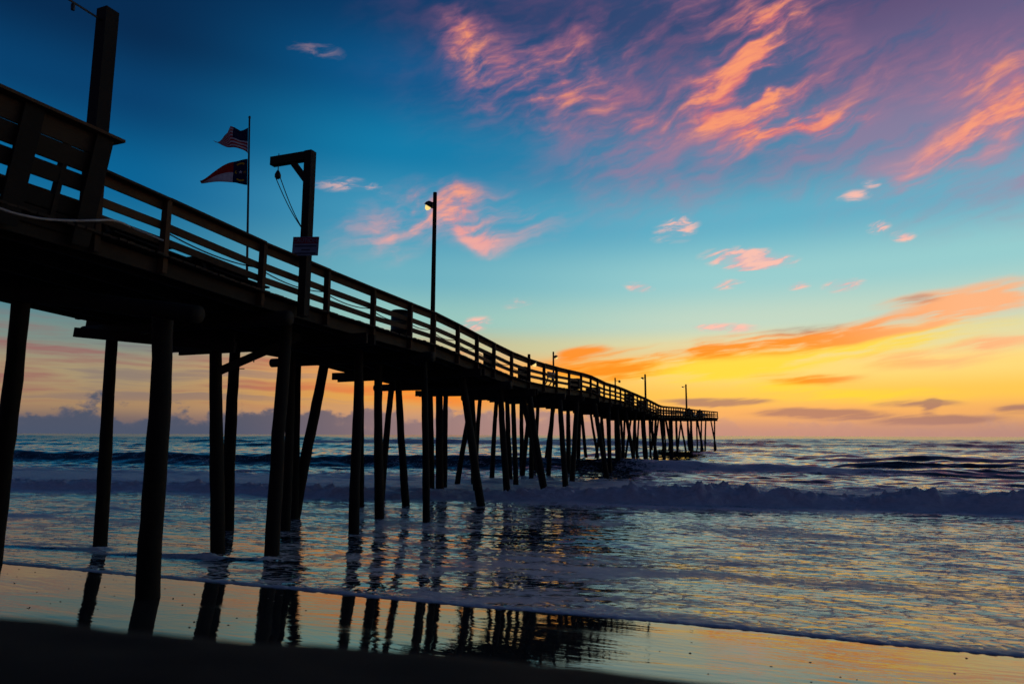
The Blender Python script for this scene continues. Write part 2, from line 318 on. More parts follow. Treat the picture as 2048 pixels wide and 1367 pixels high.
# first bore, broken, white water
sb = 28.6 + .115 * (w + 3) * 1.0 + 1.0 * perlin(w * .09, w * 0 + 2, 50) + .35 * perlin(w * .5, w * 0 + 7, 51)
sb = np.clip(sb, 22.5, 36)
d = s - sb
hb = (.32 + .30 * sstep(w, -13, 2)) * (1 + .45 * perlin(w * .13, w * 0 + 5, 52) + .25 * perlin(w * .42, w * 0 + 8, 57))
lump = fbm(w * 1.1, s * 1.4, 5, 53, .65)
prof = sstep(d, -.25, .75) * (np.exp(-np.clip(d - .6, 0, None) / 3.2))
z += hb * prof * (1 + .30 * lump) + .08 * np.abs(lump) * sstep(d, -.3, .5) * np.exp(-np.clip(d, 0, None) / 4)
z += .30 * np.clip(fbm(w * 2.6, s * 2.2, 4, 58, .6) - .25, 0, 1) * np.clip(.4 + 1.6 * perlin(w * .35, w * 0 + 6, 59), 0, 1) * np.exp(-((d - .9) / .8) ** 2)
foam = np.where(d > -.35, .42 + .75 * sstep(d, -.35, .1) * np.exp(-np.clip(d - 3.5, 0, None) / (5.0 + 4 * (1 - sstep(w, -14, -2)))), foam)
foam += .12 * np.exp(-((d + .8) / .6) ** 2) + .10 * np.exp(-((d + 2.6 + .8 * perlin(w * .3, w * 0 + 2, 55)) / .5) ** 2) * sstep(perlin(w * .25, w * 0 + 4, 56), -.1, .3)
# second wave, unbroken to the left, spilling to the right of the pier
s2 = 55 + .05 * w + 1.6 * perlin(w * .05, w * 0 + 9, 60)
d2 = s - s2
h2 = (.95 + .25 * perlin(w * .06, w * 0 + 4, 61)) * (1 - .55 * sstep(w, -8, 4))
z += h2 * np.where(d2 < 0, np.exp(-(d2 / 1.5) ** 2), np.exp(-(d2 / 4.2) ** 2))
foam += .32 * sstep(w, -11, -6) * (1 - sstep(w, 6, 14)) * np.exp(-(d2 / 2.6) ** 2)
# swells right of the pier, then the outer bars
for s0, hh, ln, w0, w1, sd in ((60, .42, 1.6, 10, 20, 70), (66, .5, 1.8, 3, 14, 77), (73, .5, 2.2, 6, 18, 78), (82, .6, 2.6, 2, 14, 71), (96, .5, 6, -40, -10, 72), (128, .7, 7, -200, -150, 73), (185, 1.25, 8, -300, -200, 74), (290, 1.3, 12, -500, -300, 75), (430, 1.2, 16, -900, -600, 76)):
    dd = s - (s0 + .04 * w + .03 * s0 * perlin(w * 4 / s0, w * 0 + 1, sd))
    z += hh * sstep(w, w0, w1) * (.55 + .8 * np.clip(perlin(w * 3.2 / s0, w * 0 + sd, sd + 20) + .35, 0, 1)) * np.where(dd < 0, np.exp(-(dd / (ln * .5)) ** 2), np.exp(-(dd / ln) ** 2))
    if s0 == 185: foam += .42 * np.exp(-((dd + 1) / 7) ** 2) * sstep(w, -150, -120) * (1 - sstep(w, -18, 5))
chop = sstep(s, 31, 40) * (1 - sstep(s, 250, 600))
z += chop * (.15 * fbm(w * .16, s * .42, 4, 80, .55) + .05 * perlin(w * .7, s * 1.3, 86)) + sstep(s, 58, 80) * (1 - sstep(s, 500, 1200)) * (.24 * fbm(w * .07, s * .16, 3, 87, .6) + .16 * perlin(w * .15, s * .33, 88))
off = sstep(s, 36, 46)
foam -= off * (.10 + .12 * sstep(s, 60, 90))
for wp, sp in ((-15.3, 12.9), (-11.9, 13.0), (-10.6, 13.25)):             # wash piling up round the legs in the shallows
    rr = np.hypot(w - wp - .1, s - sp); z += .06 * np.exp(-(rr / .26) ** 2) * (1 + .8 * fbm(w * 4, s * 4, 3, 99)); foam += .18 * np.exp(-(rr / .34) ** 2)
    rdg = np.exp(-((s - sp + .25 + .10 * (wp - w) + .12 * perlin(w * .8, w * 0, 97)) / .16) ** 2) * sstep(wp - w, -.5, .3) * (1 - sstep(wp - w, 1.6, 3.2)); z += .055 * rdg; foam += .1 * rdg
P0 = U.x * s + WD.x * w; P1 = U.y * s + WD.y * w
SEA = sea_mat()
sheet('sea', P0, P1, z, SEA, {'foam': foam, 'open_water': sstep(s, 40, 260)})
# wet beach
bs = np.linspace(1.0, 70, 260); bw = np.linspace(-90, 70, 300)
BS, BW = np.meshgrid(bs, bw, indexing='ij')
bz = C - .012 + np.where(BS < 10.75, .066 * (10.75 - BS), -.03 * (BS - 10.75)) + .006 * perlin(BW * .3, BS * .8, 90)
sheet('beach', U.x * BS + WD.x * BW, U.y * BS + WD.y * BW, bz, wet_sand())
# sand bank the camera stands on
gx = np.concatenate([np.linspace(-30, -4, 50), np.linspace(-3.9, 3.9, 240), np.linspace(4, 30, 50)])
gy = np.concatenate([np.linspace(-25, -1, 40), np.linspace(-.95, 3, 220), np.linspace(3.05, 6, 50)])
GY, GX = np.meshgrid(gy, gx, indexing='ij')
crest = 1.30 + .04 * perlin(GX * .6, GX * 0 + 2, 95) + .012 * perlin(GX * 2.4, GX * 0 + 3, 96)
bankz = -.328 - .076 * np.clip(GX + 1.05, -4, 9) - .06 * np.clip(GX + .1, 0, 3) ** 2 + .008 * perlin(GX * 1.1, GY * 1.1, 97) + .005 * fbm(GX * 5, GY * 5, 3, 98)
bankz = np.minimum(bankz, -.27)
bankz -= .95 * np.clip(GY - crest, 0, None) ** 1.0 * sstep(GY - crest, -.1, .5)
bankz = np.maximum(bankz, C - .3)
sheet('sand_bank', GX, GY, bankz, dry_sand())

def beach_z(s_, w_): return C - .012 + .066 * (10.75 - s_)
gp = np.random.default_rng(21); pv = []; pf = []
for i in range(170):
    s_, w_ = gp.uniform(6.5, 10.5), gp.uniform(-16, 9); c = U * s_ + WD * w_ + Vector((0, 0, beach_z(s_, w_))); r = gp.uniform(.006, .02)
    b = len(pv); fl = gp.uniform(.35, .7)
    for dx, dy, dz in ((1, 0, 0), (0, 1, 0), (-1, 0, 0), (0, -1, 0), (0, 0, 1), (0, 0, -1)): pv.append((c.x + dx * r * gp.uniform(.7, 1.5), c.y + dy * r * gp.uniform(.7, 1.3), c.z + dz * r * fl))
    pf += [tuple(b + k for k in t_) for t_ in ((0, 1, 4), (1, 2, 4), (2, 3, 4), (3, 0, 4), (1, 0, 5), (2, 1, 5), (3, 2, 5), (0, 3, 5))]
pm = bpy.data.meshes.new('pebbles'); pm.from_pydata(pv, [], pf); pm.update(); pm.materials.append(plain('shell_grit', (.07, .055, .045), .6))
po = bpy.data.objects.new('pebbles', pm); col.objects.link(po); po['kind'] = 'stuff'; po['label'] = 'small dark pebbles and shell bits scattered on the wet sand'; po['category'] = 'pebbles'
# =====================================================================  builders
class MB:
    def __init__(s): s.v = []; s.f = []; s.mi = []
    def add(s, v, f, mi=0):
        b = len(s.v); s.v += [Vector(p) for p in v]; s.f += [tuple(b + i for i in q) for q in f]; s.mi += [mi] * len(f); return s
    def beam(s, a, b, w, h, up=Vector((0, 0, 1)), mi=0):
        a = Vector(a); b = Vector(b); x = (b - a).normalized(); y = up.cross(x)
        if y.length < 1e-4: y = Vector((1, 0, 0)).cross(x)
        y.normalize(); zz = x.cross(y)
        v = [p + y * sy * w / 2 + zz * sz * h / 2 for p in (a, b) for sy in (-1, 1) for sz in (-1, 1)]
        return s.add(v, [(0, 1, 3, 2), (4, 6, 7, 5), (0, 4, 5, 1), (2, 3, 7, 6), (0, 2, 6, 4), (1, 5, 7, 3)], mi)
    def tube(s, pts, r, n=8, mi=0):
        pts = [Vector(p) for p in pts]; rs = r if isinstance(r, (list, tuple)) else [r] * len(pts); v = []; f = []
        for i, p in enumerate(pts):
            t = (pts[min(i + 1, len(pts) - 1)] - pts[max(i - 1, 0)]).normalized()
            x = t.cross(Vector((0.03, 1, .02))); x = x.normalized() if x.length > .05 else t.cross(Vector((1, 0, 0))).normalized(); y = t.cross(x)
            v += [p + (x * math.cos(2 * math.pi * j / n) + y * math.sin(2 * math.pi * j / n)) * rs[i] for j in range(n)]
        for i in range(len(pts) - 1): f += [(i * n + j, i * n + (j + 1) % n, (i + 1) * n + (j + 1) % n, (i + 1) * n + j) for j in range(n)]
        f += [tuple(range(n))[::-1], tuple(range((len(pts) - 1) * n, len(pts) * n))]
        return s.add(v, f, mi)
    def build(s, name, m, parent=None, origin=None, smooth=False):
        o0 = Vector(origin) if origin is not None else Vector()
        me = bpy.data.meshes.new(name); me.from_pydata([tuple(p - o0) for p in s.v], [], s.f); me.update()
        for x in (m if isinstance(m, list) else [m]): me.materials.append(x)
        if isinstance(m, list): me.polygons.foreach_set('material_index', s.mi)
        if smooth: me.polygons.foreach_set('use_smooth', [True] * len(s.f))
        o = bpy.data.objects.new(name, me); col.objects.link(o)
        if parent: o.parent = parent
        elif origin is not None: o.location = o0
        return o
def thing(name, label, cat, loc, group=None):
    o = bpy.data.objects.new(name, None); col.objects.link(o); o.location = loc; o.empty_display_size = .2
    o['label'] = label; o['category'] = cat
    if group: o['group'] = group
    return o
def tag(o, label, cat, group=None):
    o['label'] = label; o['category'] = cat
    if group: o['group'] = group
    return o
Z = Vector((0, 0, 1))

# =====================================================================  pier
K = [(195, 334), (348, 404), (420, 436), (525, 485), (658, 540), (749, 577.5), (821, 607), (870, 624), (915, 648), (954, 668.7), (987.5, 686), (1023, 704),
     (1058, 718), (1113, 734), (1180, 749), (1209, 765), (1231, 770), (1292, 796), (1321, 811), (1359, 814), (1392, 819), (1435, 823)]
DEEP = {1321: 80, 1359: 96, 1392: 110, 1435: 128}
pts = [at(x, y, DEEP.get(x, 14189 / (1498 - x))) for x, y in K]
d0 = (pts[1] - pts[0]); d0.z = 0; d0.normalize()
pts = [pts[0] - d0 * 13, pts[0] - d0 * 6] + pts
acc = [0.0]
for a, b in zip(pts, pts[1:]): acc.append(acc[-1] + (b - a).length)
LEN = acc[-1]
def raw(t):
    t = max(0, min(LEN, t)); k = next((i for i in range(1, len(acc)) if acc[i] >= t), len(acc) - 1)
    return pts[k - 1].lerp(pts[k], (t - acc[k - 1]) / (acc[k] - acc[k - 1]))
def path(t):
    r = min(1.2 if t < 45 else 2.0, t, LEN - t); return sum((raw(t + r * o) for o in (-1, -.5, 0, .5, 1)), Vector()) / 5
def frame(t):
    a, b = path(max(0, t - .4)), path(min(LEN, t + .4)); h = b - a; tn = h.normalized(); h.z = 0; h.normalize()
    return path(t), tn, Vector((-h.y, h.x, 0))                        # rail top, tangent, direction to the far side
RH = 1.07; PW = 5.5
def side(t, off, dz=0.0):
    p, T_, R = frame(t); return p + R * off + Z * dz
def find_t(px, off=0.0, dz=0.0):
    lo, hi = 9.0, LEN
    for _ in range(50):
        m = (lo + hi) / 2
        if proj(side(m, off, dz))[0] < px: lo = m
        else: hi = m
    return (lo + hi) / 2
pier = thing('fishing_pier', 'long dark timber fishing pier on round piles running far out into the surf', 'pier', (pts[0].x, pts[0].y, C))
PO = pier.location.copy()
def cube_mesh(m):
    b = MB(); b.beam((-.5, 0, 0), (.5, 0, 0), 1, 1); me = bpy.data.meshes.new('timber_piece'); me.from_pydata([tuple(p) for p in b.v], [], b.f); me.update(); me.materials.append(m); return me
CUBE = {m.name: cube_mesh(m) for m in (RAILM, DECKM, DARKM, PILEM)}
def piece(name, a, b, w, h, m, up=Z, roll=0.0):
    """a squared timber from a to b as a part of the pier (shared mesh, scaled)"""
    d = b - a; x = d.normalized(); y = up.cross(x).normalized(); zz = x.cross(y)
    if roll: y, zz = y * math.cos(roll) + zz * math.sin(roll), zz * math.cos(roll) - y * math.sin(roll)
    c = (a + b) / 2 - PO; L_ = d.length
    o = bpy.data.objects.new(name, CUBE[m.name]); col.objects.link(o); o.parent = pier
    o.matrix_local = Matrix(((x.x * L_, y.x * w, zz.x * h, c.x), (x.y * L_, y.y * w, zz.y * h, c.y), (x.z * L_, y.z * w, zz.z * h, c.z), (0, 0, 0, 1)))
    return o
G = np.random.default_rng(11)
def jit(a): return float(G.normal(0, a))
T0 = find_t(195)                                                      # where the plain railing starts
post_t = [find_t(x) for x in (200, 335, 527, 656, 748, 821, 868, 916, 954, 988, 1023, 1058, 1088, 1113, 1138, 1162, 1181)]
t = post_t[-1]
while t + 2.1 < LEN: t += 2.2; post_t.append(t)
post_t[-1] = LEN - .05
back_t = [T0 - .1 - 2.2 * i for i in range(1, 7) if T0 - 2.2 * i > .3][::-1]
for t in back_t + post_t:
    p, T_, R = frame(t)
    for off in ((0, PW) if t >= post_t[0] - .01 else (PW,)):
        q = p + R * off; wd = .14 if off == 0 else .12
        piece('rail_post', q - Z * (RH + .34) + T_ * jit(.012), q - Z * .035 + T_ * jit(.012), wd, .1, RAILM, T_)
all_t = back_t + post_t
for a, b in zip(all_t, all_t[1:]):
    (p, T1, R1), (q, T2, R2) = frame(a), frame(b)
    for off in (0, PW):
        A, B = p + R1 * off, q + R2 * off; sg = -1 if off == 0 else 1
        if a >= post_t[0] - .01 or off:
            o1, o2 = R1 * sg * -.072, R2 * sg * -.072                  # boards on the deck side of the posts
            piece('top_rail', A - Z * (.012 + abs(jit(.006))), B - Z * (.012 + abs(jit(.006))), .2, .045, RAILM, roll=jit(.03))
            piece('upper_rail', A - Z * .125 + o1, B - Z * .125 + o2, .04, .17, RAILM)
            piece('middle_rail', A - Z * (.50 + jit(.008)) + o1, B - Z * (.50 + jit(.008)) + o2, .04, .15, RAILM)
            piece('lower_rail', A - Z * (.80 + jit(.008)) + o1, B - Z * (.80 + jit(.008)) + o2, .04, .14, RAILM)
        piece('fascia_board', A - Z * (RH + .215) - R1 * sg * .10, B - Z * (RH + .215) - R2 * sg * .10, .05, .27 + jit(.012), DECKM)
    for off in (.5, 1.5, 2.6, 3.7, 4.7):
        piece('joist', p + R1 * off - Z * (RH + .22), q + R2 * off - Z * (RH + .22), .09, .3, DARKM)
# end rail across the head of the pier
pe, Te, Re = frame(LEN - .05)
for dz, hh, nm in ((.012, .045, 'top_rail'), (.5, .15, 'middle_rail'), (.8, .14, 'lower_rail')): piece(nm, pe - Z * dz + Re * .1, pe + Re * (PW - .1) - Z * dz, .06, hh, RAILM)
# deck boards: nearest ones one by one, the rest joined
t = T0 - 9.0; nb = 0; far = MB()
while t < LEN + .25:
    tt = min(t, LEN - .01); p, T_, R = frame(tt); h = Vector((R.y, -R.x, 0)); c = p + h * (t - tt) + R * PW / 2 - Z * (RH + .036 + .006 * float(G.random()))
    a, b = c - R * (PW / 2 + .12 + abs(jit(.03))), c + R * (PW / 2 + .12 + abs(jit(.03)))
    if nb < 295: piece('deck_board', a, b, .138, .042, DECKM, roll=jit(.012))
    else: far.beam(a, b, .138, .042)
    nb += 1; t += .15
o = far.build('deck_boards', DECKM, pier, PO); o['kind'] = 'stuff'
# piles
PM = []
for k in range(8):
    g = np.random.default_rng(60 + k); n = 14; b = MB(); nr = 18; v = []; ox = oy = 0
    for i in range(nr):
        f = i / (nr - 1); ox += g.normal(0, .045); oy += g.normal(0, .045); ben = math.sin(f * math.pi)
        r = (1.1 - .22 * f) * (1 + g.normal(0, .02))
        v += [(ox * ben + r * (1 + g.normal(0, .02)) * math.cos(2 * math.pi * j / n), oy * ben + r * (1 + g.normal(0, .02)) * math.sin(2 * math.pi * j / n), f) for j in range(n)]
    b.add(v, [(i * n + j, i * n + (j + 1) % n, (i + 1) * n + (j + 1) % n, (i + 1) * n + j) for i in range(nr - 1) for j in range(n)] + [tuple(range((nr - 1) * n, nr * n))])
    me = bpy.data.meshes.new('pile'); me.from_pydata([tuple(p) for p in b.v], [], b.f); me.update(); me.materials.append(PILEM); me.polygons.foreach_set('use_smooth', [True] * len(b.f)); PM.append(me)
npile = 0
def pile(bot, top, r):
    global npile
    d = top - bot; bot = bot - d.normalized() * (1.0 + max(0, bot.z - C)); d = top - bot; zz = d.normalized(); x = (Vector((1, 0, 0)) - zz * zz.x).normalized(); y = zz.cross(x); c = bot - PO
    o = bpy.data.objects.new('pile', PM[npile % 8]); col.objects.link(o); o.parent = pier; npile += 1
    o.matrix_local = Matrix(((x.x * r, y.x * r, d.x, c.x), (x.y * r, y.y * r, d.y, c.y), (x.z * r, y.z * r, d.z, c.z), (0, 0, 0, 1)))
def water_at(px, py, z=C):
    v = ray(px, py); return v * (z / v.z)
def deck_z(p):
    """deck height of the pier nearest to a point"""
    s_ = min((((path(t) - p).xy.length), path(t).z) for t in np.linspace(0, LEN, 160)); return s_[1] - RH
PT = [path(t) for t in np.linspace(0, LEN, 500)]
def off_of(p):
    q = min(range(1, 499), key=lambda i: (PT[i] - p).xy.length); h = (PT[q + 1] - PT[q - 1]).xy.normalized(); d_ = (p - PT[q]).xy; return -d_.x * h.y + d_.y * h.x
# piles read one by one: foot (px), top x (px), thickness in px near the foot
for bx, by, tx, ty, wpx in ( (436, 1098, 432, 690, 26), (455, 1047, 470, 705, 23), (545, 1102, 571, 690, 27), (570, 1050, 583, 720, 18),
                            (590, 1027, 650, 720, 21), (588, 1006, 596, 722, 15), (708, 1055, 717, 735, 20), (722, 1010, 722, 745, 13), (759, 1030, 757, 750, 18), (764, 985, 784, 765, 13), (812, 1008, 796, 755, 15),
                            (852, 1036, 848, 745, 14), (880, 984, 878, 765, 15), (888, 966, 892, 770, 11), (962, 1010, 927, 775, 16), (948, 962, 943, 782, 10), (950, 958, 961, 782, 9), (1015, 990, 1001, 780, 13), (1021, 962, 1014, 790, 10),
                            (1086, 972, 1044, 790, 13), (1045, 952, 1061, 800, 9), (1062, 955, 1063, 800, 9)):
    f = water_at(bx, by)
    while off_of(f) > PW - .25: f = f * .985
    zt = deck_z(f) - .42
    v = ray(tx, ty); top = v * (f.y / v.y); lean = top.x - f.x; hgt = top.z - f.z
    top = f + Vector((lean, 0, hgt)) * ((zt - f.z) / hgt)
    pile(f, top, wpx * f.y / F / 2)
def bent(t, plank=False, lo=-.5, hi=PW + .5, drop=.55, rad=.17):
    p, T_, R = frame(t); c = p - Z * (RH + drop)
    if plank:
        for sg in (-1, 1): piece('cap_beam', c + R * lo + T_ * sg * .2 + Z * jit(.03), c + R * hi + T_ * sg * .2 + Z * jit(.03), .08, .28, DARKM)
    else:
        b = MB(); b.tube([c + R * lo, c + R * ((lo + hi) / 2) + Z * .02, c + R * hi], [rad, rad * .96, rad * .9], 14); b.build('cap_log', PILEM, pier, PO, True)
# nearest bent: a round log on two stout piles, and the doubled planks of the next one
la, lb = at(397, 628, 10.75), at(-90, 572, 12.6)
b = MB(); b.tube([la.lerp(lb, i / 8) + Z * jit(.008) for i in range(9)], [.145, .147, .15, .15, .152, .155, .155, .16, .16], 16); b.build('cap_log', PILEM, pier, PO, True)
fc = water_at(296, 1206); pile(fc, at(326, 634, 11.05), .175)
pile(water_at(-14, 1128), at(42, 600, 12.1), .165)
fb2 = water_at(201, 1085); pile(fb2, at(224, 676, fb2.y), .155)
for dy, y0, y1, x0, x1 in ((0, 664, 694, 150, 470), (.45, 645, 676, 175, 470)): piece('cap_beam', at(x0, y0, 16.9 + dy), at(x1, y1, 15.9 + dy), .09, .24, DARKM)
for px, pl in ((560, False), (716, True), (850, False), (945, True), (1008, False)): bent(find_t(px, 0, -1.5), pl, -.25 - .2 * G.random(), PW + .4 + .5 * G.random(), .5)
t = find_t(1060, 0, -1.5); k = 0
while t < LEN - .3:
    p, T_, R = frame(t); bent(t, k % 2 == 0, -.2 - .2 * G.random(), PW + .3 + .3 * G.random(), .5)
    zt = p.z - RH - .4
    offs = [.1 + jit(.1), PW * .52 + jit(.35), PW - .25 + jit(.1)]
    if k % 4 == 2: offs.pop(1)
    for j, off in enumerate(offs):
        q = p + R * off; lean = R * jit(.28) + T_ * jit(.32)
        if k % 3 == 0 and j == 0: lean = R * -.75 + T_ * .25
        if k % 4 == 1 and j == len(offs) - 1: lean = R * .8
        pile(Vector((q.x, q.y, C)) + lean, Vector((q.x, q.y, zt)), .135 + .03 * float(G.random()))
    t += 4.6 + jit(.3); k += 1
# slanted brace under the second bent
a, b = at(438, 742, 16.3), at(600, 672, 17.2); piece('diagonal_brace', a, b, .06, .2, DARKM)
# bolts that stick out of the brace
mb = MB(); q = at(508, 716, 16.6); mb.tube([q, q - Z * .1], .014, 6); mb.build('bolt', METAL, pier, PO)
mb = MB(); q = at(478, 737, 20.0); mb.tube([q, q + Vector((.16, 0, 0))], .014, 6); mb.build('bolt', METAL, pier, PO)

# =====================================================================  slanted bench at the near end
tb1 = find_t(212, -.25, .4)
pb, Tb, Rb = frame(tb1)
bench = thing('slanted_bench', 'tall built-in timber bench with outward slanted back at the near end of the railing', 'bench', pb - Z * RH)
BO = bench.location.copy()
def bp(t, out, up):                                                    # out: towards the camera side, up: above deck
    p, T_, R = frame(t); return p - R * out + Z * (up - RH)
LB = 7.2
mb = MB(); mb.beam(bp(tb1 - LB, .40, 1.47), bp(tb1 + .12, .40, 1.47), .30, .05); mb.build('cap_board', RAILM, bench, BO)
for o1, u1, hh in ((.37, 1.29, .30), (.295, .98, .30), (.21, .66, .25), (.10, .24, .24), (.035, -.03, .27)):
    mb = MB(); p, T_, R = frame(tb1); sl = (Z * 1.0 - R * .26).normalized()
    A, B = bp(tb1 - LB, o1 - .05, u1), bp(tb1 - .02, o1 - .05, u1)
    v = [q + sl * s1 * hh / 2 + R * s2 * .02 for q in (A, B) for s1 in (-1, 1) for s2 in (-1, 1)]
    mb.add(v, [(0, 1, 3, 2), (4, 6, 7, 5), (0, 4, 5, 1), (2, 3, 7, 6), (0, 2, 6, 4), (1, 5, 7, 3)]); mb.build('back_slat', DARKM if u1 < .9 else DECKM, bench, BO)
for i in range(5):
    t = tb1 - .16 - 1.12 * i
    mb = MB(); p, T_, R = frame(t); mb.beam(bp(t, .06, -.32), bp(t, .43, 1.44), .29, .06, R); mb.build('slanted_support', DARKM, bench, BO)
for i in range(6):
    t = tb1 - .62 - 1.12 * i; mb = MB(); mb.beam(bp(t, -.02, .0), bp(t, .24, 1.2), .13, .07, Tb); mb.build('upright', DARKM, bench, BO)
for o1 in (-.25, -.45, -.65):
    mb = MB(); mb.beam(bp(tb1 - LB, o1, .47), bp(tb1 - .05, o1, .47), .17, .04); mb.build('seat_board', RAILM, bench, BO)
for i in range(5):
    t = tb1 - .2 - 1.12 * i; mb = MB(); mb.beam(bp(t, -.68, 0), bp(t, -.68, .45), .09, .09, Tb); mb.build('leg', DECKM, bench, BO)

# =====================================================================  near timber post with its bracket
dpt = find_t(183, .55, -.3); p, T_, R = frame(dpt); base = p + R * .55 - Z * RH
topp = at(200, 22, base.y)
post = thing('utility_post', 'tall square timber post with metal crossbar rising behind the slanted bench', 'post', base)
mb = MB(); mb.beam(base, Vector((base.x, base.y, topp.z)), .25, .25, T_); mb.build('shaft', DARKM, post, base)
xb = Vector((base.x, base.y, topp.z - .14))
mb = MB(); q1 = at(224, 54, base.y + .15); q2 = at(120, -12, base.y - 1.0); mb.tube([q1, q2], .02, 8); cb = mb.build('crossbar', METAL, post, base)
mb = MB(); q = q1.lerp(q2, .76); mb.tube([q, q - Z * .03, q - Z * .04, q - Z * .14], [.02, .02, .035, .03], 10); mb.build('insulator', METAL, cb, base)

# =====================================================================  flagpole and flags
tf = find_t(497, PW - .1, .5); p, T_, R = frame(tf); fb_ = p + R * (PW - .1) - Z * RH
ftop = at(499, 238, fb_.y)
fp = thing('flagpole', 'thin upright flagpole on the far side of the pier carrying two flags', 'flagpole', fb_)
mb = MB(); mb.tube([fb_, ftop], [.045, .028], 10); mb.build('pole', METAL, fp, fb_, True)
mb = MB(); mb.tube([ftop, ftop + Z * .03, ftop + Z * .08, ftop + Z * .11], [.02, .04, .04, .01], 10); mb.build('finial', METAL, fp, fb_, True)
PXM = F / fb_.y
def polx(zz): return fb_.x + (ftop.x - fb_.x) * (zz - fb_.z) / (ftop.z - fb_.z)
def flag_grid(nu, nv, fn, idx):
    m = MB(); v = [fn(i / nu, j / nv) for i in range(nu + 1) for j in range(nv + 1)]
    for i in range(nu):
        for j in range(nv): m.add([], [], 0); m.f.append((i * (nv + 1) + j, i * (nv + 1) + j + 1, (i + 1) * (nv + 1) + j + 1, (i + 1) * (nv + 1) + j)); m.mi.append(idx((i + .5) / nu, (j + .5) / nv))
    m.v = [Vector(q) for q in v]; return m
def us(u, v):
    zt = at(497, 257, fb_.y).z; H = 56 / PXM
    top = H * float(np.interp(u, (0, .12, .25, .4, .5, .58, .75, 1), (0, -.05, -.09, .0, .02, -.26, -.38, -.53)))
    bot = H * float(np.interp(u, (0, .05, .12, .4, .7, 1), (-1, -.93, -.88, -.80, -.70, -.57))); zz = top + (bot - top) * v
    return Vector((polx(zt + zz) - .02 - u * 70 / PXM, fb_.y + .14 * math.sin(u * 8.5 + v * 2.2) * u ** .5 - .05, zt + zz))
def us_i(u, v):
    if u < .42 and v < 7 / 13: return 2
    return 0 if int(v * 13) % 2 == 0 else 1
f1 = flag_grid(40, 26, us, us_i)
o = f1.build('national_flag', [REDC, WHITEC, BLUEC], None, fb_ + Z * 4, True); tag(o, 'red and white striped flag with dark blue canton, upper flag on the pole', 'flag')
o.modifiers.new('cloth', 'SOLIDIFY').thickness = .004
st = MB()
for r in range(9):
    for c in range(6 if r % 2 == 0 else 5):
        u0 = (.035 + c * .07 + (.035 if r % 2 else 0)); v0 = (.03 + r * .056) ; q = us(u0, v0) + Vector((0, -.006, 0)); rr = .008
        st.add([q + Vector((math.cos(a) * (rr if i % 2 == 0 else rr * .4), 0, math.sin(a) * (rr if i % 2 == 0 else rr * .4))) for i, a in enumerate(np.arange(10) * math.pi / 5 + math.pi / 2)], [tuple(range(10))])
st.build('stars', WHITEC, o, fb_ + Z * 4)
def nc(u, v):
    zt = at(497, 318, fb_.y).z; H = 58 / PXM
    top = -H * (.02 + .10 * sstep(np.float64(u), 0, .4) + .74 * sstep(np.float64(u), .32, 1.0)); bot = -H + H * .09 * min(1, u * 4)
    zz = float(top + (bot - top) * v); return Vector((polx(zt + zz) - .02 - u * 98 / PXM, fb_.y + .10 * math.sin(u * 6 + v * 1.5) * u ** .5 - .05, zt + zz))
f2 = flag_grid(42, 20, nc, lambda u, v: 2 if u < .31 else (0 if v < .5 else 1))
o = f2.build('state_flag', [REDC, WHITEC, BLUEC], None, fb_ + Z * 3, True); tag(o, 'flag with navy band, white star and gold letters, lower flag on the pole', 'flag')
o.modifiers.new('cloth', 'SOLIDIFY').thickness = .004
def on(u, v): return nc(u, v) + Vector((0, -.008, 0))
mb = MB(); mb.add([on(.155 + .05 * k_ * math.cos(a), .5 - .085 * k_ * math.sin(a)) for a, k_ in ((math.pi / 2 + i * math.pi / 5, 1 if i % 2 == 0 else .4) for i in range(10))], [tuple(range(10))]); mb.build('star', WHITEC, o, fb_ + Z * 3)
def stroke(pl, wv):
    m = MB(); v = []
    for i, (u, q) in enumerate(pl):
        a, b = pl[max(0, i - 1)], pl[min(len(pl) - 1, i + 1)]; dx, dy = (b[0] - a[0]) * 1.65, b[1] - a[1]; l_ = math.hypot(dx, dy) or 1
        v += [on(u + dy / l_ * wv / 1.65, q - dx / l_ * wv), on(u - dy / l_ * wv / 1.65, q + dx / l_ * wv)]
    m.add(v, [(2 * i, 2 * i + 1, 2 * i + 3, 2 * i + 2) for i in range(len(pl) - 1)]); return m
stroke([(.155 + .09 * math.sin(a), .24 - .10 * math.cos(a)) for a in np.linspace(-1.1, 1.1, 12)], .035).build('scroll', GOLDC, o, fb_ + Z * 3)
stroke([(.155 + .09 * math.sin(a), .74 + .12 * math.cos(a)) for a in np.linspace(-1.0, 1.0, 12)], .035).build('scroll', GOLDC, o, fb_ + Z * 3)
stroke([(.245 + .022 * math.cos(a), .51 + .055 * math.sin(a)) for a in np.linspace(2.3, -2.3, 12)], .014).build('letter', GOLDC, o, fb_ + Z * 3)
stroke([(.085, .57), (.085, .45), (.05, .57), (.05, .45)], .012).build('letter', GOLDC, o, fb_ + Z * 3)

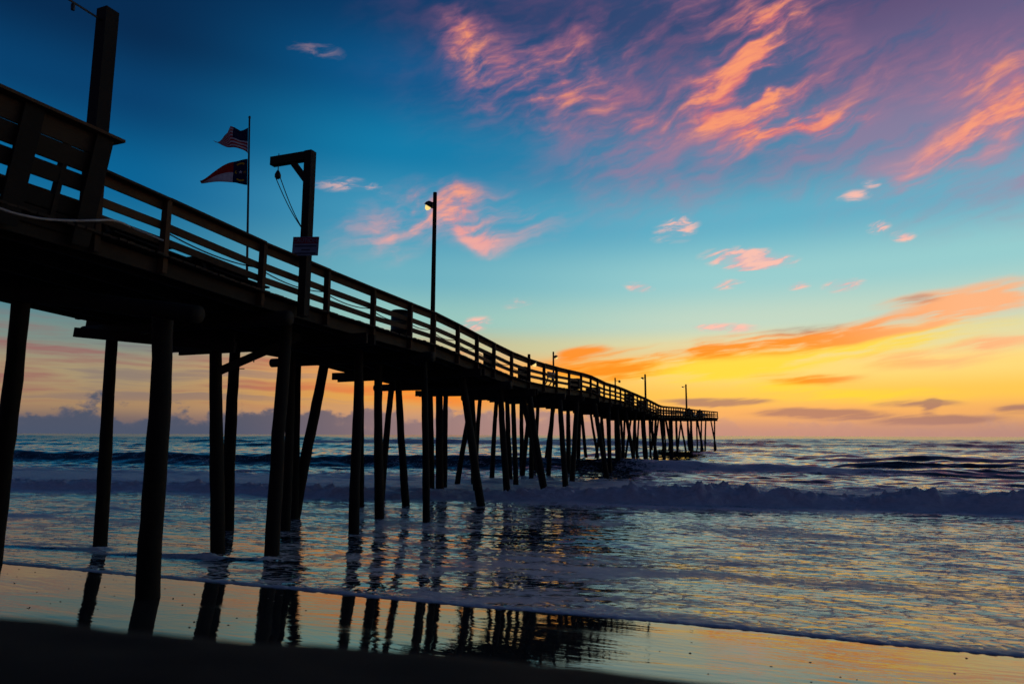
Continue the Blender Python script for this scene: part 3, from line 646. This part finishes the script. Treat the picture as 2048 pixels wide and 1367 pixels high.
# =====================================================================  hoist with warning board
th_ = find_t(609, -.18, -.6); p, T_, R = frame(th_); hb_ = p - R * .18 - Z * (RH + .35)
ztop = at(622, 303, hb_.y).z
ho = thing('hoist', 'timber gallows hoist with diagonal brace, pulley and rope standing at the near rail', 'hoist', hb_)
ht = Vector((hb_.x, hb_.y, ztop))
mb = MB(); mb.beam(hb_, ht, .2, .2, T_); mb.build('post', DARKM, ho, hb_)
mb = MB(); mb.beam(ht + R * .102 - Z * .11, ht + R * 1.12 - Z * .11, .17, .21); mb.build('arm', DARKM, ho, hb_)
mb = MB(); mb.beam(ht + R * .08 - Z * .72, ht + R * .5 - Z * .2, .1, .14); mb.build('brace', DARKM, ho, hb_)
pu = ht + R * .93 - Z * .22
mb = MB(); mb.tube([pu + Z * .3, pu - Z * .14], .012, 6); eye = mb.build('eye_bolt', METAL, ho, hb_)
mb = MB(); mb.tube([pu - Z * .12, pu - Z * .16, pu - Z * .24, pu - Z * .31, pu - Z * .35], [.015, .04, .075, .075, .03], 12); mb.build('pulley', BLACK, eye, hb_, True)
cl = Vector((hb_.x, hb_.y, at(612, 460, hb_.y).z)) + R * .1
for dx in (-.07, .06):
    a = pu - Z * .31 + R * dx; n_ = 14
    mb = MB(); mb.tube([a.lerp(cl, i / n_) - Z * .09 * math.sin(math.pi * i / n_) for i in range(n_ + 1)], .011, 6); mb.build('rope', ROPEM, ho, hb_, True)
sg0 = at(611, 492, hb_.y - .16); vx = Vector((1, .06, .03)).normalized(); vz = Vector((.03, 0, 1)).normalized(); vy = vz.cross(vx)
sg = thing('caution_sign', 'rectangular warning board with red header fixed to the hoist post', 'sign', sg0)
def quadbox(x0, x1, z0, z1, y0, y1):
    m = MB(); v = [sg0 + vx * x + vy * y + vz * zz for x in (x0, x1) for y in (y0, y1) for zz in (z0, z1)]
    return m.add(v, [(0, 1, 3, 2), (4, 6, 7, 5), (0, 4, 5, 1), (2, 3, 7, 6), (0, 2, 6, 4), (1, 5, 7, 3)])
quadbox(-.30, .30, -.225, .225, 0, .02).build('panel', SIGNW, sg, sg0)
hd = quadbox(-.285, .285, .06, .21, -.004, -.001).build('header', SIGNR, sg, sg0)
def text(body, size, xo, zo, m, parent, y=-.008):
    cu = bpy.data.curves.new('lettering', 'FONT'); cu.body = body; cu.size = size; cu.align_x = 'CENTER'; cu.extrude = .001
    tmp = bpy.data.objects.new('lettering', cu); col.objects.link(tmp); bpy.context.view_layer.update()
    me = bpy.data.meshes.new_from_object(tmp.evaluated_get(bpy.context.evaluated_depsgraph_get())); bpy.data.objects.remove(tmp)
    for v in me.vertices: v.co = vx * (v.co.x + xo) + vz * (v.co.y + zo) + vy * (y - v.co.z)
    me.materials.clear(); me.materials.append(m); ob = bpy.data.objects.new('lettering', me); col.objects.link(ob); ob.parent = parent
text('CAUTION!', .125, 0, .09, SIGNW, hd)
for zz, x0, x1 in ((.0, -.25, .25), (-.09, -.09, .11), (-.175, -.24, .24)):
    quadbox(x0, x1, zz - .018, zz + .018, -.004, -.001).build('print_line', INK, sg, sg0)

# =====================================================================  lamps
def lamp(px, top_y, off, dirn, label, h_r=.075, arm=.22, lit=True):
    t = find_t(px, off, .5); p, T_, R = frame(t); b = p + R * off - Z * (RH + .1); zt = at(px, top_y, b.y).z; tp = Vector((b.x, b.y, zt))
    o = thing('lamp_post', label, 'street lamp', b, 'lamps along the pier')
    mb = MB(); mb.tube([b, b.lerp(tp, .5), tp], [h_r * 1.1, h_r, h_r * .9], 10); mb.build('pole', DARKM, o, b, True)
    dv = R if dirn == 'in' else Vector((R.y, -R.x, 0)) * .6 - R * .8
    dv.normalize(); c = tp - Z * .42 + dv * arm
    mb = MB(); ax = (dv * .55 - Z * .85).normalized()
    mb.tube([tp - Z * .38, c - ax * .10], .03, 8); am = mb.build('arm', METAL, o, b, True)
    mb = MB(); mb.tube([c - ax * .14, c - ax * .12, c - ax * .05, c + ax * .05], [.03, .08, .14, .17], 14); hd = mb.build('lamp_head', METAL, o, b, True)
    mb = MB(); mb.tube([c + ax * .052, c + ax * .10, c + ax * .17, c + ax * .20], [.105, .10, .07, .02], 12); mb.build('bulb', BULB if lit else METAL, hd, b, True)
lamp(866, 385, .12, 'in', 'tallest and nearest lamp post with a lit hooded lamp on its left')
lamp(1058, 708, .10, 'out', 'short lamp post barely above the rail with a lit lamp on its right')
lamp(1107, 703, PW - .1, 'out', 'lamp post with lit lamp on its right just past the short one')
lamp(1231, 755, PW - .1, 'out', 'lamp post with an unlit arm lamp on its right, third from the pier head', .09, .55, False)
lamp(1291, 748, .12, 'in', 'lamp post with lit lamp on its left, second from the pier head', .10, .3)
lamp(1373, 768, .12, 'in', 'lamp post with lit lamp on its left, closest to the pier head', .13, .5)

# =====================================================================  things on the deck
def deck_pt(px, off, dz=-.5):
    t = find_t(px, off, dz); p, T_, R = frame(t); return p + R * off - Z * RH, T_, R
c, T_, R = deck_pt(800, .55)
ba = thing('trash_barrel', 'round dark trash barrel standing behind the rail before the nearest lamp post', 'barrel', c)
mb = MB(); mb.tube([c + Z * h for h in (.0, .02, .27, .29, .31, .56, .58, .60, .86)], [.27, .29, .29, .305, .29, .29, .305, .29, .29], 20); mb.build('drum', DRUM, ba, c, True)
mb = MB(); mb.tube([c + Z * h for h in (.862, .90, .93, .95)], [.31, .31, .26, .1], 20); mb.build('lid', DRUM, ba, c, True)
def crate(px, off, w, h, label, zo=0.0):
    c, T_, R = deck_pt(px, off); c = c + Z * zo
    o = thing('bait_bin', label, 'bin', c, 'bins along the railing')
    mb = MB(); mb.beam(c + Z * .05, c + Z * h, w, w * .8, T_); mb.build('box', DARKM, o, c)
    mb = MB(); mb.beam(c - T_ * (w * .56) + Z * (h + .02), c + T_ * (w * .56) + Z * (h + .02), w * .95, .04); mb.build('lid', DARKM, o, c)
    for sx_ in (-1, 1):
        for sy_ in (-1, 1): mb = MB(); q = c + T_ * sx_ * w * .3 + R * sy_ * w * .25; mb.beam(q, q + Z * .06, .05, .05, T_); mb.build('foot', DARKM, o, c)
crate(977, .3, .36, .62, 'small dark bin at the rail, first seaward of the nearest lamp post')
crate(1046, .3, .42, .66, 'small dark bin at the rail just left of the short lamp post')
crate(1150, .3, .6, .66, 'dark bin at the rail, next one seaward of the pale bench')
crate(1186, .5, .9, .5, 'low wide dark bin where the railing starts to dip')
crate(1258, .4, .8, .95, 'tall dark bin at the rail between the third and second lamps from the pier head')
crate(1284, .4, 1.0, .8, 'wide dark bin at the rail just left of the second lamp from the pier head')
def bench2(px, label, mm, ln=1.5):
    c, T_, R = deck_pt(px, .75); o = thing('bench', label, 'bench', c)
    for i, (dz, do) in enumerate(((.62, -.12), (.80, -.14))): mb = MB(); mb.beam(c - T_ * ln / 2 + R * do + Z * dz, c + T_ * ln / 2 + R * do + Z * dz, .03, .16); mb.build('back_slat', mm, o, c)
    mb = MB(); mb.beam(c - T_ * ln / 2 + R * .1 + Z * .43, c + T_ * ln / 2 + R * .1 + Z * .43, .4, .04); mb.build('seat', mm, o, c)
    for sgn in (-1, 0, 1):
        q = c + T_ * sgn * ln * .44; mb = MB(); mb.tube([q - R * .14 + Z * .86, q - R * .12 + Z * .40, q + R * .0 + Z * .22, q + R * .22 + Z * .0], .035, 6); mb.build('leg', DARKM, o, c, True)
bench2(1100, 'pale slatted bench behind the rail right of the short lamp post', PALE, 2.0)
def picnic(px, off, label, ln=1.8):
    c, T_, R = deck_pt(px, off, -.8); o = thing('picnic_table', label, 'picnic table', c, 'picnic tables on the deck')
    for i in range(5): mb = MB(); q = c + R * (i - 2) * .15 + Z * .74; mb.beam(q - T_ * ln / 2, q + T_ * ln / 2, .14, .04); mb.build('tabletop_board', DARKM, o, c)
    for sgn in (-1, 1):
        mb = MB(); q = c + R * sgn * .68 + Z * .44; mb.beam(q - T_ * ln / 2, q + T_ * ln / 2, .26, .04); mb.build('seat_board', DARKM, o, c)
        q = c + T_ * sgn * ln * .36
        for s2 in (-1, 1): mb = MB(); mb.beam(q + R * s2 * .55, q + R * s2 * .22 + Z * .72, .05, .1, T_); mb.build('leg', DARKM, o, c)
        mb = MB(); mb.beam(q - R * .75 + Z * .39, q + R * .75 + Z * .39, .05, .1); mb.build('crosspiece', DARKM, o, c)
picnic(120, 2.0, 'picnic table seen through the slats of the slanted bench')
picnic(250, 1.7, 'picnic table behind the first railing bay right of the slanted bench')
picnic(430, 1.7, 'picnic table behind the second railing bay, left of the flagpole')
def heap(px, off, w, h, label, seed):
    c, T_, R = deck_pt(px, off); g = np.random.default_rng(seed); n = 16; m = MB(); v = []; fr = (0, .25, .5, .72, .9, 1)
    for i, f in enumerate(fr):
        r = w * (1 - f ** 1.6 * .85); v += [c + (T_ * math.cos(2 * math.pi * j / n) + R * .6 * math.sin(2 * math.pi * j / n)) * r * (1 + g.normal(0, .12)) + Z * (h * f * (1 + g.normal(0, .05)) + .02) for j in range(n)]
    m.add(v, [(i * n + j, i * n + (j + 1) % n, (i + 1) * n + (j + 1) % n, (i + 1) * n + j) for i in range(len(fr) - 1) for j in range(n)] + [tuple(range((len(fr) - 1) * n, len(fr) * n))])
    tag(m.build('gear_heap', BLACK, None, c), label, 'gear', 'heaps near the pier head')
heap(1378, .8, 1.6, 1.2, 'wide dark heap behind the rail at the foot of the last lamp post', 3)
heap(1400, .6, 1.3, 1.15, 'dark heap behind the rail between the last lamp post and the pier head', 5)
# pale hose looped along the bench and the first bay, then a dark cable along the rail
hp = [(-60, 395), (0, 417), (35, 428), (90, 438), (150, 441), (190, 440.5), (222, 440), (245, 446), (268, 457), (300, 470), (326, 481)]
pl = [at(x, y, 14189 / (1498 - x) - (.62 if x < 200 else .62 - .5 * min(1, (x - 200) / 60))) for x, y in hp]
sm = []
for i in range(len(pl) - 1):
    p0_, p1_, p2_, p3_ = pl[max(i - 1, 0)], pl[i], pl[i + 1], pl[min(i + 2, len(pl) - 1)]
    for q in range(6):
        u = q / 6; sm.append(.5 * ((2 * p1_) + (p2_ - p0_) * u + (2 * p0_ - 5 * p1_ + 4 * p2_ - p3_) * u * u + (3 * p1_ - p0_ - 3 * p2_ + p3_) * u ** 3))
mb = MB(); mb.tube(sm + [pl[-1]], .019, 8); tag(mb.build('hose', HOSEM, None, pl[0], True), 'pale hose looping along the outside of the slanted bench and first railing bay', 'hose')
mb = MB(); cps = []
for a, b in zip(post_t[1:11], post_t[2:12]):
    A, B = side(a, .12, -.56), side(b, .12, -.56); sag = .09 + .05 * float(G.random())
    cps += [A.lerp(B, i / 10) - Z * sag * 4 * (i / 10) * (1 - i / 10) for i in range(10)]
mb.tube(cps, .014, 6); tag(mb.build('cable', BLACK, None, cps[0], True), 'thin dark cable sagging from post to post under the middle rail', 'cable')
print('piles', npile, 'boards', nb, 'len', LEN)
